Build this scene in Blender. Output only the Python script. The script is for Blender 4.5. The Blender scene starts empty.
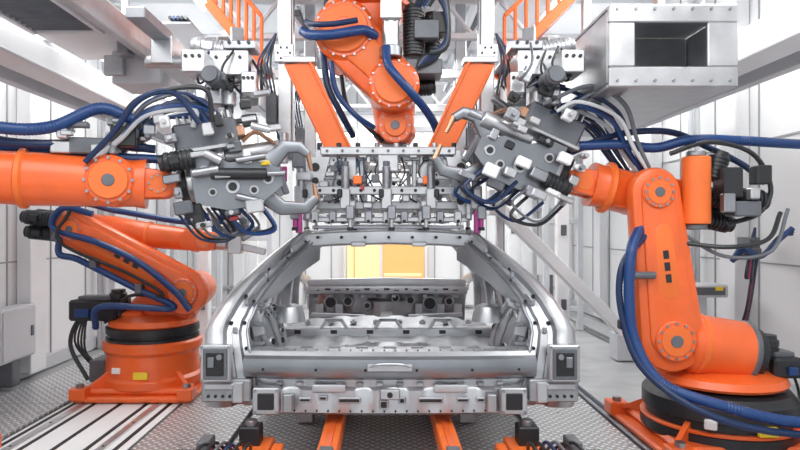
import bpy, bmesh, math, random
from mathutils import Vector as V, Matrix
random.seed(11)
R=math.radians
scene=bpy.context.scene

# ------------------------------------------------------------ materials
def mat(name,col,rough=.5,metal=0.,noise=.0,nscale=8,bump=0.,emit=None,es=0.,coat=0.,rvar=0.):
    m=bpy.data.materials.new(name); m.use_nodes=True
    nt=m.node_tree; b=nt.nodes['Principled BSDF']
    b.inputs['Base Color'].default_value=(*col,1); b.inputs['Roughness'].default_value=rough
    b.inputs['Metallic'].default_value=metal
    if coat: b.inputs['Coat Weight'].default_value=coat; b.inputs['Coat Roughness'].default_value=.2
    if emit: 
        b.inputs['Emission Color'].default_value=(*emit,1); b.inputs['Emission Strength'].default_value=es
    if noise or bump or rvar:
        tc=nt.nodes.new('ShaderNodeTexCoord'); n=nt.nodes.new('ShaderNodeTexNoise')
        n.inputs['Scale'].default_value=nscale; n.inputs['Detail'].default_value=6
        nt.links.new(tc.outputs['Object'],n.inputs['Vector'])
        if noise:
            r=nt.nodes.new('ShaderNodeValToRGB')
            r.color_ramp.elements[0].position=.3; r.color_ramp.elements[1].position=.7
            r.color_ramp.elements[0].color=(*[max(0,c*(1-noise)) for c in col],1)
            r.color_ramp.elements[1].color=(*[min(1,c*(1+noise*.5)) for c in col],1)
            nt.links.new(n.outputs['Fac'],r.inputs['Fac']); nt.links.new(r.outputs['Color'],b.inputs['Base Color'])
        if rvar:
            mr=nt.nodes.new('ShaderNodeMapRange'); mr.inputs['To Min'].default_value=max(.05,rough-rvar); mr.inputs['To Max'].default_value=min(1,rough+rvar)
            nt.links.new(n.outputs['Fac'],mr.inputs['Value']); nt.links.new(mr.outputs['Result'],b.inputs['Roughness'])
        if bump:
            bp=nt.nodes.new('ShaderNodeBump'); bp.inputs['Strength'].default_value=bump; bp.inputs['Distance'].default_value=.01
            nt.links.new(n.outputs['Fac'],bp.inputs['Height']); nt.links.new(bp.outputs['Normal'],b.inputs['Normal'])
    return m
ORG=mat('robot_orange_paint',(.84,.135,.024),.36,0,.12,6,0,coat=.25)
ORG2=mat('safety_orange_paint',(.86,.17,.03),.45,0,.10,5)
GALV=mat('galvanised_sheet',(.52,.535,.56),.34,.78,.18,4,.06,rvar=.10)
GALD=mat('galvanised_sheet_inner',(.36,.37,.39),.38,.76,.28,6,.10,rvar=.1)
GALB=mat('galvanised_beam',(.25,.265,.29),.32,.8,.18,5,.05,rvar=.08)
ALU=mat('aluminium',(.54,.55,.57),.33,.78,.14,10,rvar=.08)
STEEL=mat('machined_steel',(.34,.35,.38),.34,.85,.2,12,rvar=.1)
DARK=mat('dark_recess',(.012,.013,.016),.6)
BLK=mat('black_motor',(.018,.02,.024),.38,0,.2,20)
GRY=mat('grey_cast',(.14,.15,.17),.45,.3,.2,9)
BLU=mat('blue_hose',(.008,.045,.17),.36)
NAVY=mat('navy_hose',(.005,.022,.08),.4)
REDH=mat('red_hose',(.38,.04,.05),.4)
PNK=mat('magenta_cap',(.36,.05,.22),.4)
YEL=mat('yellow_label',(.85,.62,.04),.5)
COP=mat('copper',(.50,.28,.18),.35,.85)
WHT=mat('white_paint',(.80,.81,.83),.45,0,.05,3)
WHT2=mat('light_grey_paint',(.58,.60,.63),.5,0,.07,3)
WALL=mat('wall_panel_white',(.82,.83,.84),.55,0,.05,1.5)
SEAM=mat('panel_seam',(.34,.35,.37),.6)
CEIL=mat('ceiling_white',(.62,.63,.65),.6,0,.05,2)
LAMP=mat('lamp_tube',(1,1,1),.4,emit=(1,.99,.96),es=8)
AMB=mat('amber_glass',(.82,.42,.16),.4,emit=(1,.48,.15),es=.40)
AMB2=mat('amber_glass_pale',(.88,.64,.34),.4,emit=(1,.70,.35),es=.50)
LBL=mat('label_white',(.8,.8,.8),.5)

def diamond(name,col):
    m=bpy.data.materials.new(name); m.use_nodes=True; nt=m.node_tree; N=nt.nodes; L=nt.links
    b=N['Principled BSDF']; b.inputs['Metallic'].default_value=.45; b.inputs['Roughness'].default_value=.36
    tc=N.new('ShaderNodeTexCoord'); mp=N.new('ShaderNodeMapping'); mp.inputs['Rotation'].default_value=(0,0,R(45)); mp.inputs['Scale'].default_value=(24,24,24)
    L.new(tc.outputs['Object'],mp.inputs['Vector']); s=N.new('ShaderNodeSeparateXYZ'); L.new(mp.outputs[0],s.inputs[0])
    def mth(op,a,b_=None,c=None):
        n=N.new('ShaderNodeMath'); n.operation=op
        for i,x in enumerate((a,b_,c)):
            if x is None: continue
            if isinstance(x,(int,float)): n.inputs[i].default_value=x
            else: L.new(x,n.inputs[i])
        return n.outputs[0]
    u,v=s.outputs[0],s.outputs[1]
    fu=mth('SUBTRACT',mth('FRACT',u),.5); fv=mth('SUBTRACT',mth('FRACT',v),.5)
    par=mth('FLOORED_MODULO',mth('ADD',mth('FLOOR',u),mth('FLOOR',v)),2)
    def ell(a,b_): return mth('ADD',mth('POWER',mth('ABSOLUTE',mth('DIVIDE',a,.48)),2),mth('POWER',mth('ABSOLUTE',mth('DIVIDE',b_,.21)),2))
    e1=ell(fu,fv); e2=ell(fv,fu)
    e=mth('ADD',mth('MULTIPLY',e1,par),mth('MULTIPLY',e2,mth('SUBTRACT',1,par)))
    h=mth('MAXIMUM',mth('SUBTRACT',1,e),0)
    h2=mth('MINIMUM',mth('MULTIPLY',h,2.5),1)
    bp=N.new('ShaderNodeBump'); bp.inputs['Strength'].default_value=1; bp.inputs['Distance'].default_value=.008
    L.new(h2,bp.inputs['Height']); L.new(bp.outputs[0],b.inputs['Normal'])
    n=N.new('ShaderNodeTexNoise'); n.inputs['Scale'].default_value=3; n.inputs['Detail'].default_value=8; L.new(tc.outputs['Object'],n.inputs[0])
    f=mth('ADD',mth('MULTIPLY',h2,.7),mth('MULTIPLY',n.outputs[0],.3))
    r=N.new('ShaderNodeValToRGB'); r.color_ramp.elements[0].position=.08; r.color_ramp.elements[0].color=(*[c*.62 for c in col],1)
    r.color_ramp.elements[1].position=.8; r.color_ramp.elements[1].color=(*[min(1,c*1.5) for c in col],1)
    L.new(f,r.inputs[0]); L.new(r.outputs[0],b.inputs['Base Color'])
    return m
DIA=diamond('diamond_tread_plate',(.58,.59,.60))
FLR=mat('floor_grey',(.40,.41,.42),.45,.1,.2,4,.05)

# ------------------------------------------------------------ mesh builder
def frame(d,up=None):
    d=V(d).normalized(); up=V(up) if up is not None else V((0,0,1))
    if abs(d.dot(up.normalized()))>.98: up=V((0,1,0)) if abs(d.y)<.9 else V((1,0,0))
    x=up.cross(d).normalized(); y=d.cross(x).normalized()
    return Matrix((x,y,d)).transposed()
class Obj:
    def __init__(s,name):
        s.name=name; s.bm=bmesh.new(); s.mats=[]; s.M=Matrix.Identity(4)
    def mi(s,m):
        if m not in s.mats: s.mats.append(m)
        return s.mats.index(m)
    def mesh(s,vs,fs,m):
        i=s.mi(m); b=[s.bm.verts.new(s.M@V(v)) for v in vs]
        for f in fs:
            try: q=s.bm.faces.new([b[k] for k in f]); q.material_index=i
            except ValueError: pass
    def box(s,c,sz,m,rot=(0,0,0),bv=None,fr=None):
        c=V(c); hx,hy,hz=[abs(k)/2 for k in sz]
        if bv is None: bv=min(.006,.2*min(hx,hy,hz)*2)
        T=fr if fr is not None else Matrix.Rotation(R(rot[2]),3,'Z')@Matrix.Rotation(R(rot[1]),3,'Y')@Matrix.Rotation(R(rot[0]),3,'X')
        if bv==0:
            vs=[c+T@V((a*hx,b*hy,d*hz)) for a in(-1,1) for b in(-1,1) for d in(-1,1)]
            s.mesh(vs,[(0,1,3,2),(4,5,7,6),(0,1,5,4),(2,3,7,6),(0,2,6,4),(1,3,7,5)],m); return
        vs=[];idx={}
        for sx in(-1,1):
            for sy in(-1,1):
                for sz_ in(-1,1):
                    for a in range(3):
                        p=[sx*(hx-bv),sy*(hy-bv),sz_*(hz-bv)]; p[a]=(sx,sy,sz_)[a]*(hx,hy,hz)[a]
                        idx[(sx,sy,sz_,a)]=len(vs); vs.append(c+T@V(p))
        fs=[]
        for a in range(3):
            o=[k for k in range(3) if k!=a]
            for sg in(-1,1):
                q=[]
                for (p,r_) in((-1,-1),(1,-1),(1,1),(-1,1)):
                    k=[0,0,0];k[a]=sg;k[o[0]]=p;k[o[1]]=r_; q.append(idx[(*k,a)])
                fs.append(q)
            for p in(-1,1):
                for r_ in(-1,1):
                    k1=[0,0,0];k1[a]=-1;k1[o[0]]=p;k1[o[1]]=r_; k2=list(k1);k2[a]=1
                    fs.append([idx[(*k1,o[0])],idx[(*k2,o[0])],idx[(*k2,o[1])],idx[(*k1,o[1])]])
        for sx in(-1,1):
            for sy in(-1,1):
                for sz_ in(-1,1): fs.append([idx[(sx,sy,sz_,a)] for a in range(3)])
        s.mesh(vs,fs,m)
    def beam(s,p,q,w,h,m,up=None,bv=None):
        p,q=V(p),V(q); F=frame(q-p,up); s.box((p+q)/2,(w,h,(q-p).length),m,fr=F,bv=bv)
    def lathe(s,p,d,prof,m,seg=28):
        p=V(p);F=frame(d); vs=[];fs=[]
        for (r,h) in prof:
            for k in range(seg):
                a=2*math.pi*k/seg; vs.append(p+F@V((r*math.cos(a),r*math.sin(a),h)))
        n=len(prof)
        for i in range(n-1):
            for k in range(seg):
                k2=(k+1)%seg; fs.append([i*seg+k,i*seg+k2,(i+1)*seg+k2,(i+1)*seg+k])
        fs.append(list(range(seg))); fs.append([(n-1)*seg+k for k in range(seg)])
        s.mesh(vs,fs,m)
    def cyl(s,p,q,r,m,r2=None,seg=24,ch=None):
        p,q=V(p),V(q);L=(q-p).length; r2=r if r2 is None else r2
        if ch is None: ch=min(.006,r*.15,L*.2)
        if seg<=8: s.lathe(p,q-p,[(r,0),(r2,L)],m,seg)
        else: s.lathe(p,q-p,[(r-ch,0),(r,ch),(r2,L-ch),(r2-ch,L)],m,seg)
    def motor(s,p,d,r,L,m=None):
        m=m or BLK; prof=[(r*.8,0),(r,.01)]; k=.02
        while k<L-.05:
            prof+=[(r,k),(r*.9,k+.002),(r*.9,k+.008),(r,k+.01)]; k+=.022
        prof+=[(r,L-.03),(r*.82,L-.02),(r*.8,L)]
        s.lathe(p,d,prof,m,24)
        F=frame(d); c=V(p)+V(d).normalized()*L*.55+F@V((r*1.05,0,0)); s.box(c,(r*.6,r*.9,L*.3),m,fr=F)
    def link(s,p,q,r1,r2,ax,th,m,seg=14,ch=.014,off=0):
        p,q,ax=V(p),V(q),V(ax).normalized(); d=q-p; L=d.length; d.normalize(); n=ax.cross(d)
        al=math.acos(max(-1,min(1,(r1-r2)/L)))
        def ring(k,t):
            o=[]
            for i in range(seg+1):
                a=al+(2*math.pi-2*al)*i/seg; o.append(p+ax*t+(d*math.cos(a)+n*math.sin(a))*(r1-k))
            for i in range(seg+1):
                a=-al+2*al*i/seg; o.append(q+ax*t+(d*math.cos(a)+n*math.sin(a))*(r2-k))
            return o
        rs=[ring(ch,off-th/2),ring(ch*.3,off-th/2+ch*.3),ring(0,off-th/2+ch),ring(0,off+th/2-ch),ring(ch*.3,off+th/2-ch*.3),ring(ch,off+th/2)]
        N=len(rs[0]); vs=[v for r_ in rs for v in r_]; fs=[]
        for i in range(len(rs)-1):
            for k in range(N):
                k2=(k+1)%N; fs.append([i*N+k,i*N+k2,(i+1)*N+k2,(i+1)*N+k])
        fs.append(list(range(N))); fs.append([(len(rs)-1)*N+k for k in range(N)])
        s.mesh(vs,fs,m)
    def tube(s,pts,r,m,seg=8,ribbed=False,n=7):
        P=[V(p) for p in pts]; 
        if len(P)==2: S=P[:]
        else:
            P=[P[0]*2-P[1]]+P+[P[-1]*2-P[-2]]; S=[]
            for i in range(1,len(P)-2):
                a,b,c,d=P[i-1:i+3]
                nn=max(n,int((c-b).length/.008)) if ribbed else n
                for k in range(nn):
                    t=k/nn; S.append(.5*((2*b)+(c-a)*t+(2*a-5*b+4*c-d)*t*t+(3*b-a-3*c+d)*t**3))
            S.append(P[-2])
        vs=[];fs=[]; t=(S[1]-S[0]).normalized(); F=frame(t); x=F@V((1,0,0))
        for i,p in enumerate(S):
            t=((S[i+1]-p) if i<len(S)-1 else (p-S[i-1])).normalized()
            x=(x-t*x.dot(t)); x=x.normalized() if x.length>1e-6 else frame(t)@V((1,0,0)); y=t.cross(x)
            rr=r*(1.0 if (i%2 or not ribbed) else .92)
            for k in range(seg):
                a=2*math.pi*k/seg; vs.append(p+(x*math.cos(a)+y*math.sin(a))*rr)
        for i in range(len(S)-1):
            for k in range(seg):
                k2=(k+1)%seg; fs.append([i*seg+k,i*seg+k2,(i+1)*seg+k2,(i+1)*seg+k])
        fs.append(list(range(seg))); fs.append([(len(S)-1)*seg+k for k in range(seg)])
        s.mesh(vs,fs,m)
    def loft(s,secs,m,seg=24,up=None,cap=True):
        C=[V(c[0]) for c in secs]; vs=[];fs=[]
        for i,(c,a,b,pw) in enumerate(secs):
            d=(C[min(i+1,len(C)-1)]-C[max(i-1,0)]); F=frame(d,up)
            for k in range(seg):
                t=2*math.pi*k/seg; cx,sy=math.cos(t),math.sin(t)
                vs.append(C[i]+F@V((a*math.copysign(abs(cx)**(2/pw),cx),b*math.copysign(abs(sy)**(2/pw),sy),0)))
        for i in range(len(secs)-1):
            for k in range(seg):
                k2=(k+1)%seg; fs.append([i*seg+k,i*seg+k2,(i+1)*seg+k2,(i+1)*seg+k])
        if cap: fs.append(list(range(seg))); fs.append([(len(secs)-1)*seg+k for k in range(seg)])
        s.mesh(vs,fs,m)
    def prism(s,pts,vec,m):
        n=len(pts); vs=[V(p) for p in pts]+[V(p)+V(vec) for p in pts]
        s.mesh(vs,[list(range(n)),list(range(n,2*n))]+[[k,(k+1)%n,(k+1)%n+n,k+n] for k in range(n)],m)
    def grid(s,rows,m,closed=False):
        n=len(rows[0]); vs=[p for r_ in rows for p in r_]; fs=[]
        for i in range(len(rows)-1):
            for k in range(n-1): fs.append([i*n+k,i*n+k+1,(i+1)*n+k+1,(i+1)*n+k])
        s.mesh(vs,fs,m)
    def bolts(s,c,ax,Rr,n,r,m,h=.008):
        c,ax=V(c),V(ax).normalized();F=frame(ax)
        for k in range(n):
            a=2*math.pi*k/n; p=c+F@V((Rr*math.cos(a),Rr*math.sin(a),0)); s.cyl(p-ax*.002,p+ax*h,r,m,seg=6)
    def ibeam(s,p,q,w,h,m,t=.012,up=None):
        p,q=V(p),V(q);F=frame(q-p,up);L=(q-p).length;c=(p+q)/2;y=F@V((0,1,0))
        s.box(c+y*(h/2-t/2),(w,t,L),m,fr=F,bv=.001); s.box(c-y*(h/2-t/2),(w,t,L),m,fr=F,bv=.001); s.box(c,(t,h-2*t,L),m,fr=F,bv=.001)
    def done(s,parent=None,angle=32):
        bmesh.ops.recalc_face_normals(s.bm,faces=s.bm.faces)
        me=bpy.data.meshes.new(s.name); s.bm.to_mesh(me); s.bm.free()
        for m in s.mats: me.materials.append(m)
        me.polygons.foreach_set('use_smooth',[True]*len(me.polygons)); me.set_sharp_from_angle(angle=R(angle))
        o=bpy.data.objects.new(s.name,me); scene.collection.objects.link(o)
        if parent: o.parent=parent
        return o

# ------------------------------------------------------------ room shell  (x right, y depth, z up)
o=Obj('floor'); o.box((0,3.6,-.11),(7.4,12.6,.2),FLR,bv=0); o.done()
o=Obj('ceiling'); o.box((0,3.6,3.66),(7.4,12.6,.12),CEIL,bv=0)
for x in(-2.7,-1.9,-.95,0,.95,1.9,2.7): o.box((x,3.6,3.58),(.08,12.4,.05),WHT2)
for k in range(9): o.box((0,-1+k*1.2,3.57),(5.7,.07,.09),WHT2)
o.done()
WX=2.95
def sidewall(name,sg):
    o=Obj(name); o.box((sg*(WX+.06),3.6,1.74),(.12,12.6,3.76),WALL,bv=0)
    y=-1.5
    while y<9.2:
        o.box((sg*(WX-.004),y,1.8),(.012,.012,3.5),SEAM,bv=0); y+=.62
    for z in(.95,1.9,2.75): o.box((sg*(WX-.003),3.6,z),(.010,12.4,.012),SEAM,bv=0)
    for y in(4.9,6.4,7.9): 
        o.box((sg*(WX-.06),y,1.8),(.11,.16,3.5),WHT)
        o.box((sg*(WX-.13),y,1.8),(.02,.22,3.5),WHT)
    o.done()
sidewall('wall_left',-1); sidewall('wall_right',1)
o=Obj('wall_back'); YB=9.3
o.box((0,YB+.06,1.74),(5.88,.12,3.76),WALL,bv=0)
for k in range(-7,8):
    o.box((k*.4,YB-.006,1.8),(.014,.014,3.5),SEAM,bv=0)
for z in(.3,1.5,2.3,3.0): o.box((0,YB-.03,z),(5.6,.05,.05),WHT2)
for x in(-2.2,-1.3,1.3,2.2): o.box((x,YB-.12,1.8),(.14,.18,3.5),WHT)
o.done()
for sg,n in((-1,'baseboard_left'),(1,'baseboard_right')):
    o=Obj(n); o.box((sg*(WX-.025),3.6,.06),(.03,12,.12),WHT2); o.done()
o=Obj('window_1')
o.box((-.30,YB-.08,.72),(.50,.03,.70),AMB2,bv=0); o.box((.30,YB-.08,.72),(.66,.03,.70),AMB,bv=0)
for x in(-.59,-.03,.66): o.box((x,YB-.10,.72),(.04,.06,.78),WHT)
for z in(.34,1.10): o.box((.03,YB-.10,z),(1.20,.06,.05),WHT)
o.box((-.44,YB-.10,.72),(.02,.02,.62),AMB); o.box((.30,YB-.11,.50),(.58,.03,.05),AMB2)
o.done()

# ------------------------------------------------------------ floor plates and rails
def plate(cx,cy,sx,sy,z=.02,name='tread_plate_platform'):
    o=Obj(name); o.box((cx,cy,z/2),(sx,sy,z),DIA,bv=.003)
    nx=max(2,int(sx/.5)); ny=max(2,int(sy/.6))
    for i in range(nx+1):
        for j in range(ny+1):
            o.cyl((cx-sx/2+.04+(sx-.08)*i/nx,cy-sy/2+.04+(sy-.08)*j/ny,z-.002),(cx-sx/2+.04+(sx-.08)*i/nx,cy-sy/2+.04+(sy-.08)*j/ny,z+.002),.012,STEEL,seg=8)
    for j in range(1,int(sy/1.3)+1): o.box((cx,cy-sy/2+1.3*j,z+.0005),(sx,.006,.001),SEAM,bv=0)
    o.done()
plate(-1.12,4.2,.5,5.4); plate(1.14,4.2,.52,5.4); plate(0,4.2,1.68,5.4,.014)
plate(-2.46,4.2,.54,5.4); plate(2.62,6.6,.26,3.0)
plate(-1.87,6.3,.22,1.6,.02); plate(0,8.0,3.0,1.6,.02)
o=Obj('floor_guide_rail')
o.box((-1.78,3.3,.006),(.76,3.6,.012),WHT)
for x in(-2.12,-1.98,-1.80,-1.62,-1.46): o.box((x,3.3,.0125),(.028,3.6,.003),DARK,bv=0)
for x in(-2.05,-1.54): o.box((x,3.3,.014),(.05,3.6,.012),ALU)
for k in range(9):
    for x in(-2.05,-1.54): o.cyl((x,1.7+k*.4,.019),(x,1.7+k*.4,.022),.009,BLK,seg=8)
o.done()
o=Obj('floor_cable_channel')
for x in(1.44,2.42): o.box((x,4.4,.012),(.03,5.6,.024),STEEL)
for k in range(3): o.tube([(1.47+.012*k,1.5,.014),(1.475+.012*k,3,.014),(1.47+.012*k,5,.014),(1.48,7,.014)],.007,[BLK,NAVY,GRY][k])
o.done()

# ------------------------------------------------------------ CAR BODY
def halfw(y,z):
    x=.935
    if z>.66: x-=.43*((z-.66)/.54)**1.6
    if z<.42: x-=.05*((.42-z)/.2)**2
    if y<3.2: x-=.03*((3.2-y)/.3)**2
    if y>5.5: x-=.10*((y-5.5)/1.2)**2
    if .70<z<.78: x+=.006
    return x
def smooth_poly(pts,n=4):
    P=[V((a,b,0)) for a,b in pts];N=len(P);o=[]
    for i in range(N):
        a,b,c,d=P[i-1],P[i],P[(i+1)%N],P[(i+2)%N]
        for k in range(n):
            t=k/n; h=.5*((2*b)+(c-a)*t+(2*a-5*b+4*c-d)*t*t+(3*b-a-3*c+d)*t**3); l=b.lerp(c,t); q=l.lerp(h,.55); o.append((q.x,q.y))
    return o
arch=lambda cy,cz,r,a0,a1,n=12:[(cy+r*math.cos(R(a0+(a1-a0)*i/n)),cz+r*math.sin(R(a0+(a1-a0)*i/n))) for i in range(n+1)]
rear=[(2.99,.33),(2.95,.42),(2.93,.52),(2.945,.62),(2.99,.74),(3.06,.84),(3.17,.94),(3.32,1.05),(3.48,1.14),(3.62,1.185)]
outline=rear+[(3.9,1.205),(4.3,1.215),(4.7,1.21),(4.95,1.185),(5.15,1.11),(5.4,.98),(5.68,.83),(5.9,.79),(6.3,.75),(6.65,.68),(6.78,.55),(6.80,.36)]
outline+=arch(6.2,.33,.34,0,180)+[(5.8,.24),(4.9,.225),(3.95,.235)]+arch(3.55,.33,.35,0,180)[:-1]+[(3.18,.33)]
rd=smooth_poly([(4.02,.32),(4.5,.29),(4.53,.7),(4.5,1.145),(4.2,1.155),(3.9,1.145),(3.79,1.0),(3.76,.85),(3.82,.72),(3.96,.56)])
fd=smooth_poly([(4.64,.29),(5.5,.29),(5.6,.45),(5.6,.76),(5.3,.95),(5.0,1.12),(4.85,1.155),(4.61,1.15),(4.62,.7)])
qw=smooth_poly([(3.28,.89),(3.66,.86),(3.70,1.0),(3.78,1.13),(3.56,1.12),(3.42,1.03)])
car=bpy.data.objects.new('car_body_shell',None); scene.collection.objects.link(car); car.location=(.034,0,0)
def side(sg):
    bm=bmesh.new(); edges=[]
    for lp in(outline,rd,fd,qw):
        vs=[bm.verts.new((0,a,b)) for a,b in lp]
        for i in range(len(vs)): edges.append(bm.edges.new((vs[i],vs[(i+1)%len(vs)])))
    bmesh.ops.triangle_fill(bm,use_beauty=True,use_dissolve=False,edges=edges,normal=(1,0,0))
    def bis(co,no):
        g=bm.verts[:]+bm.edges[:]+bm.faces[:]; bmesh.ops.bisect_plane(bm,geom=g,plane_co=co,plane_no=no,dist=1e-5)
    z=.26
    while z<1.2: bis((0,0,z),(0,0,1)); z+=.035
    y=3.0
    while y<6.8: bis((0,y,0),(0,1,0)); y+=.12
    for v in bm.verts:
        v.co.x=sg*halfw(v.co.y,v.co.z)
    bmesh.ops.recalc_face_normals(bm,faces=bm.faces)
    me=bpy.data.meshes.new('side_panel'); bm.to_mesh(me); bm.free(); me.materials.append(GALV)
    me.polygons.foreach_set('use_smooth',[True]*len(me.polygons))
    ob=bpy.data.objects.new('side_panel',me); scene.collection.objects.link(ob); ob.parent=car
    md=ob.modifiers.new('thick','SOLIDIFY'); md.thickness=.006; md.offset=0
    q=Obj('side_inner_frame')
    for lp,w in((rd,.055),(fd,.055),(qw,.05)):
        cy=sum(a for a,b in lp)/len(lp); cz=sum(b for a,b in lp)/len(lp)
        rows=[]
        for (dx,k) in((0,0),(-.03,.0),(-.035,-.012),(-.05,-.012),(-.052,.05),(-.09,.07),(-.10,.10)):
            r_=[]
            for a,b in lp+lp[:1]:
                dd=V((a-cy,b-cz)); L=dd.length; dd=dd/L
                aa,bb=a+dd.x*k,b+dd.y*k; r_.append(V((sg*(halfw(a,b)+dx),aa,min(bb,1.19))))
            rows.append(r_)
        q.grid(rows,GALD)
    q.loft([((sg*.86,y,.27),.05,.05,4) for y in(3.95,4.5,5.0,5.5,5.85)],GALD,seg=12)
    q.tube([(sg*(halfw(a,b)-.035),a,b-.025) for a,b in ((3.45,1.115),(3.62,1.18),(3.9,1.20),(4.3,1.21),(4.7,1.205),(4.95,1.18),(5.15,1.105),(5.4,.975),(5.68,.825))],.035,GALV,seg=8)
    for (y0,y1) in((4.57,4.57),(3.72,3.84)):
        pts=[(sg*(halfw(y,z)-.06),y,z) for y,z in((y0,.34),(y0,.6),(y0*.5+y1*.5,.85),(y1,1.05),(y1,1.17))]
        q.loft([(p,.045-.004*i,.03,4) for i,p in enumerate(pts)],GALV,seg=12,up=(0,1,0))
        for p in pts[1:]: q.cyl((p[0]-sg*.025,p[1],p[2]+.05),(p[0]-sg*.0325,p[1],p[2]+.05),.014,DARK,seg=12)
    q.done(car)
    # ---- tailgate aperture ring (D-pillar, lamp pocket)
    q=Obj('d_pillar')
    rr=[]; ext=[]
    src=rear+[(3.66,1.195)]
    for i in range(len(src)-1):
        for k in range(4):
            f=k/4; ext.append((src[i][0]*(1-f)+src[i+1][0]*f,src[i][1]*(1-f)+src[i+1][1]*f))
    ext.append(src[-1])
    Wd=lambda b:.285-.195*max(0,(b-.33))/.86
    for i,(a,b) in enumerate(ext):
        t=max(0,(b-.33))/.86; w=Wd(b); r_=[]
        for (k,dy) in((0,0),(.03,-.010),(.10,-.018),(.22,-.022),(.34,-.018),(.44,-.004),(.49,.034),(.60,.040),(.64,.020),(.80,.020),(.84,.048),(.95,.052),(1.0,.035),(1.0,.065),(.93,.12),(.8,.2)):
            r_.append(V((sg*(halfw(a,b)-w*k),a+dy,b-dy*.9*t)))
        rr.append(r_)
    q.grid(rr,GALV)
    for i in range(2,len(ext)-1):
        a,b=ext[i]; w=Wd(b)
        if i%4==0:
            x=sg*(halfw(a,b)-w*.89); q.cyl((x,a+.06,b),(x,a+.046,b),.008,DARK,seg=10)
        if i%5==1:
            x=sg*(halfw(a,b)-w*.55); q.cyl((x,a+.05,b),(x,a+.032,b),.010,DARK,seg=12)
        if i%5==0 and b>.65:
            x=sg*(halfw(a,b)-w*.72); q.box((x,a+.014,b),(.022,.016,.03),STEEL)
    q.tube([(sg*(halfw(a,b)-Wd(b)*1.0),a+.035,b-.03*max(0,(b-.33))/.86) for a,b in ext[7:]],.007,GALB,seg=6,n=2)
    # tail lamp pocket
    q.box((sg*.842,2.915,.565),(.145,.05,.18),GALV); q.box((sg*.842,2.888,.565),(.118,.012,.15),GRY,bv=.004)
    q.box((sg*.842,2.881,.565),(.085,.01,.11),DARK); q.box((sg*.86,2.876,.575),(.03,.01,.05),GALB); q.cyl((sg*.82,2.878,.60),(sg*.82,2.872,.60),.014,STEEL,seg=12)
    for dx,dz in((-.065,.08),(.065,.08),(-.065,-.08),(.065,-.08)): q.cyl((sg*.842+dx,2.892,.565+dz),(sg*.842+dx,2.884,.565+dz),.006,STEEL,seg=8)
    q.box((sg*.80,2.955,.425),(.24,.06,.11),GALD); q.box((sg*.83,2.915,.45),(.14,.02,.03),GALV); q.box((sg*.74,2.92,.42),(.05,.02,.10),GALV)
    for k in range(4): q.cyl((sg*(.78+.035*k),2.93,.40),(sg*(.78+.035*k),2.918,.40),.008,DARK,seg=8)
    q.done(car)
    # ---- inner wheelhouse and inner side panel
    q=Obj('wheelhouse_inner')
    rows=[]
    for i in range(13):
        y=3.08+.068*i; r_=[]
        for j in range(12):
            z=.46+.42*j/11; base=halfw(y,z)-.09-.035
            d=max(0,1-((y-3.52)/.40)**2-((z-.40)/.40)**2)**.5
            r_.append(V((sg*(base-.20*d-(.012 if (i%4==2) else 0)),y,z)))
        rows.append(r_)
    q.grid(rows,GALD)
    for yy in(3.28,3.42,3.58,3.72):
        pts=[]
        for j in range(9):
            z=.5+.38*j/8; d=max(0,1-((yy-3.52)/.40)**2-((z-.40)/.40)**2)**.5
            pts.append((sg*(halfw(yy,z)-.135-.20*d),yy,z))
        q.tube(pts,.014,GALV,seg=6,n=3)
    for k in range(16):
        yy=random.uniform(3.14,3.8); z=random.uniform(.56,.86); d=max(0,1-((yy-3.52)/.40)**2-((z-.40)/.40)**2)**.5
        x=halfw(yy,z)-.128-.20*d; rad=random.choice((.012,.018,.026)); n=V((-sg,-.5,.2)).normalized()
        q.cyl(V((sg*x,yy,z))-n*.01,V((sg*x,yy,z))+n*.014,rad,GALV,seg=14); q.cyl(V((sg*x,yy,z))+n*.012,V((sg*x,yy,z))+n*.0155,rad*.72,DARK,seg=12)
    q.lathe((sg*.60,3.62,.66),(0,0,1),[(.10,0),(.09,.05),(.075,.09),(.05,.10),(.03,.10)],GALV,20)
    q.box((sg*.70,3.3,.80),(.10,.16,.03),GALV,rot=(10,sg*25,0)); q.box((sg*.70,3.16,.72),(.06,.04,.14),GALV,rot=(0,sg*15,0))
    q.beam((sg*.74,3.22,.62),(sg*.66,3.44,1.0),.05,.02,GALV); q.beam((sg*.62,3.62,.75),(sg*.60,3.76,1.10),.06,.025,GALV)
    q.prism([(sg*.66,3.50,.84),(sg*.62,3.70,.84),(sg*.58,3.78,1.02),(sg*.62,3.56,1.0)],(sg*.006,0,0),GALD)
    for z in(.62,.72,.82): q.box((sg*.68,3.12,z),(.06,.03,.02),GALB)
    q.done(car)
side(-1); side(1)
# ---- rear panel
q=Obj('rear_panel')
prof=[(3.22,.54),(3.16,.595),(3.05,.612),(2.99,.615),(2.955,.61),(2.935,.592)]
prof2=[(2.935,.592),(2.915,.578),(2.905,.545),(2.910,.510),(2.925,.488),(2.955,.475)]
prof3=[(2.955,.475),(2.985,.463),(2.985,.43),(2.965,.415),(2.96,.34),(2.965,.305),(3.0,.285),(3.1,.28)]
NX=73
xs=[-.72+1.44*i/(NX-1) for i in range(NX)]
for pf,mm in((prof,GALV),(prof2,GALB),(prof3,GALV)):
    rows=[]
    for x in xs:
        e=abs(x)/.72; bow=.03*e*e; rr=[]
        for (a,b) in pf:
            bb=b; st=0
            if b<.47 and e>.84: bb=b+.07*(e-.84)/.16
            if pf is prof3 and .32<b<.42 and int((x+.72)/.09)%2==0: st=.010
            rr.append(V((x,a+bow+st,bb)))
        rows.append(rr)
    q.grid(rows,mm)
def slot(x,z,w,h,y=2.93):
    e=abs(x)/.7; yy=y+.03*e*e
    q.box((x,yy,z),(w+.014,.014,h+.014),GALV,bv=.004); q.box((x,yy-.006,z),(w,.008,h),DARK,bv=.003)
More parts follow.
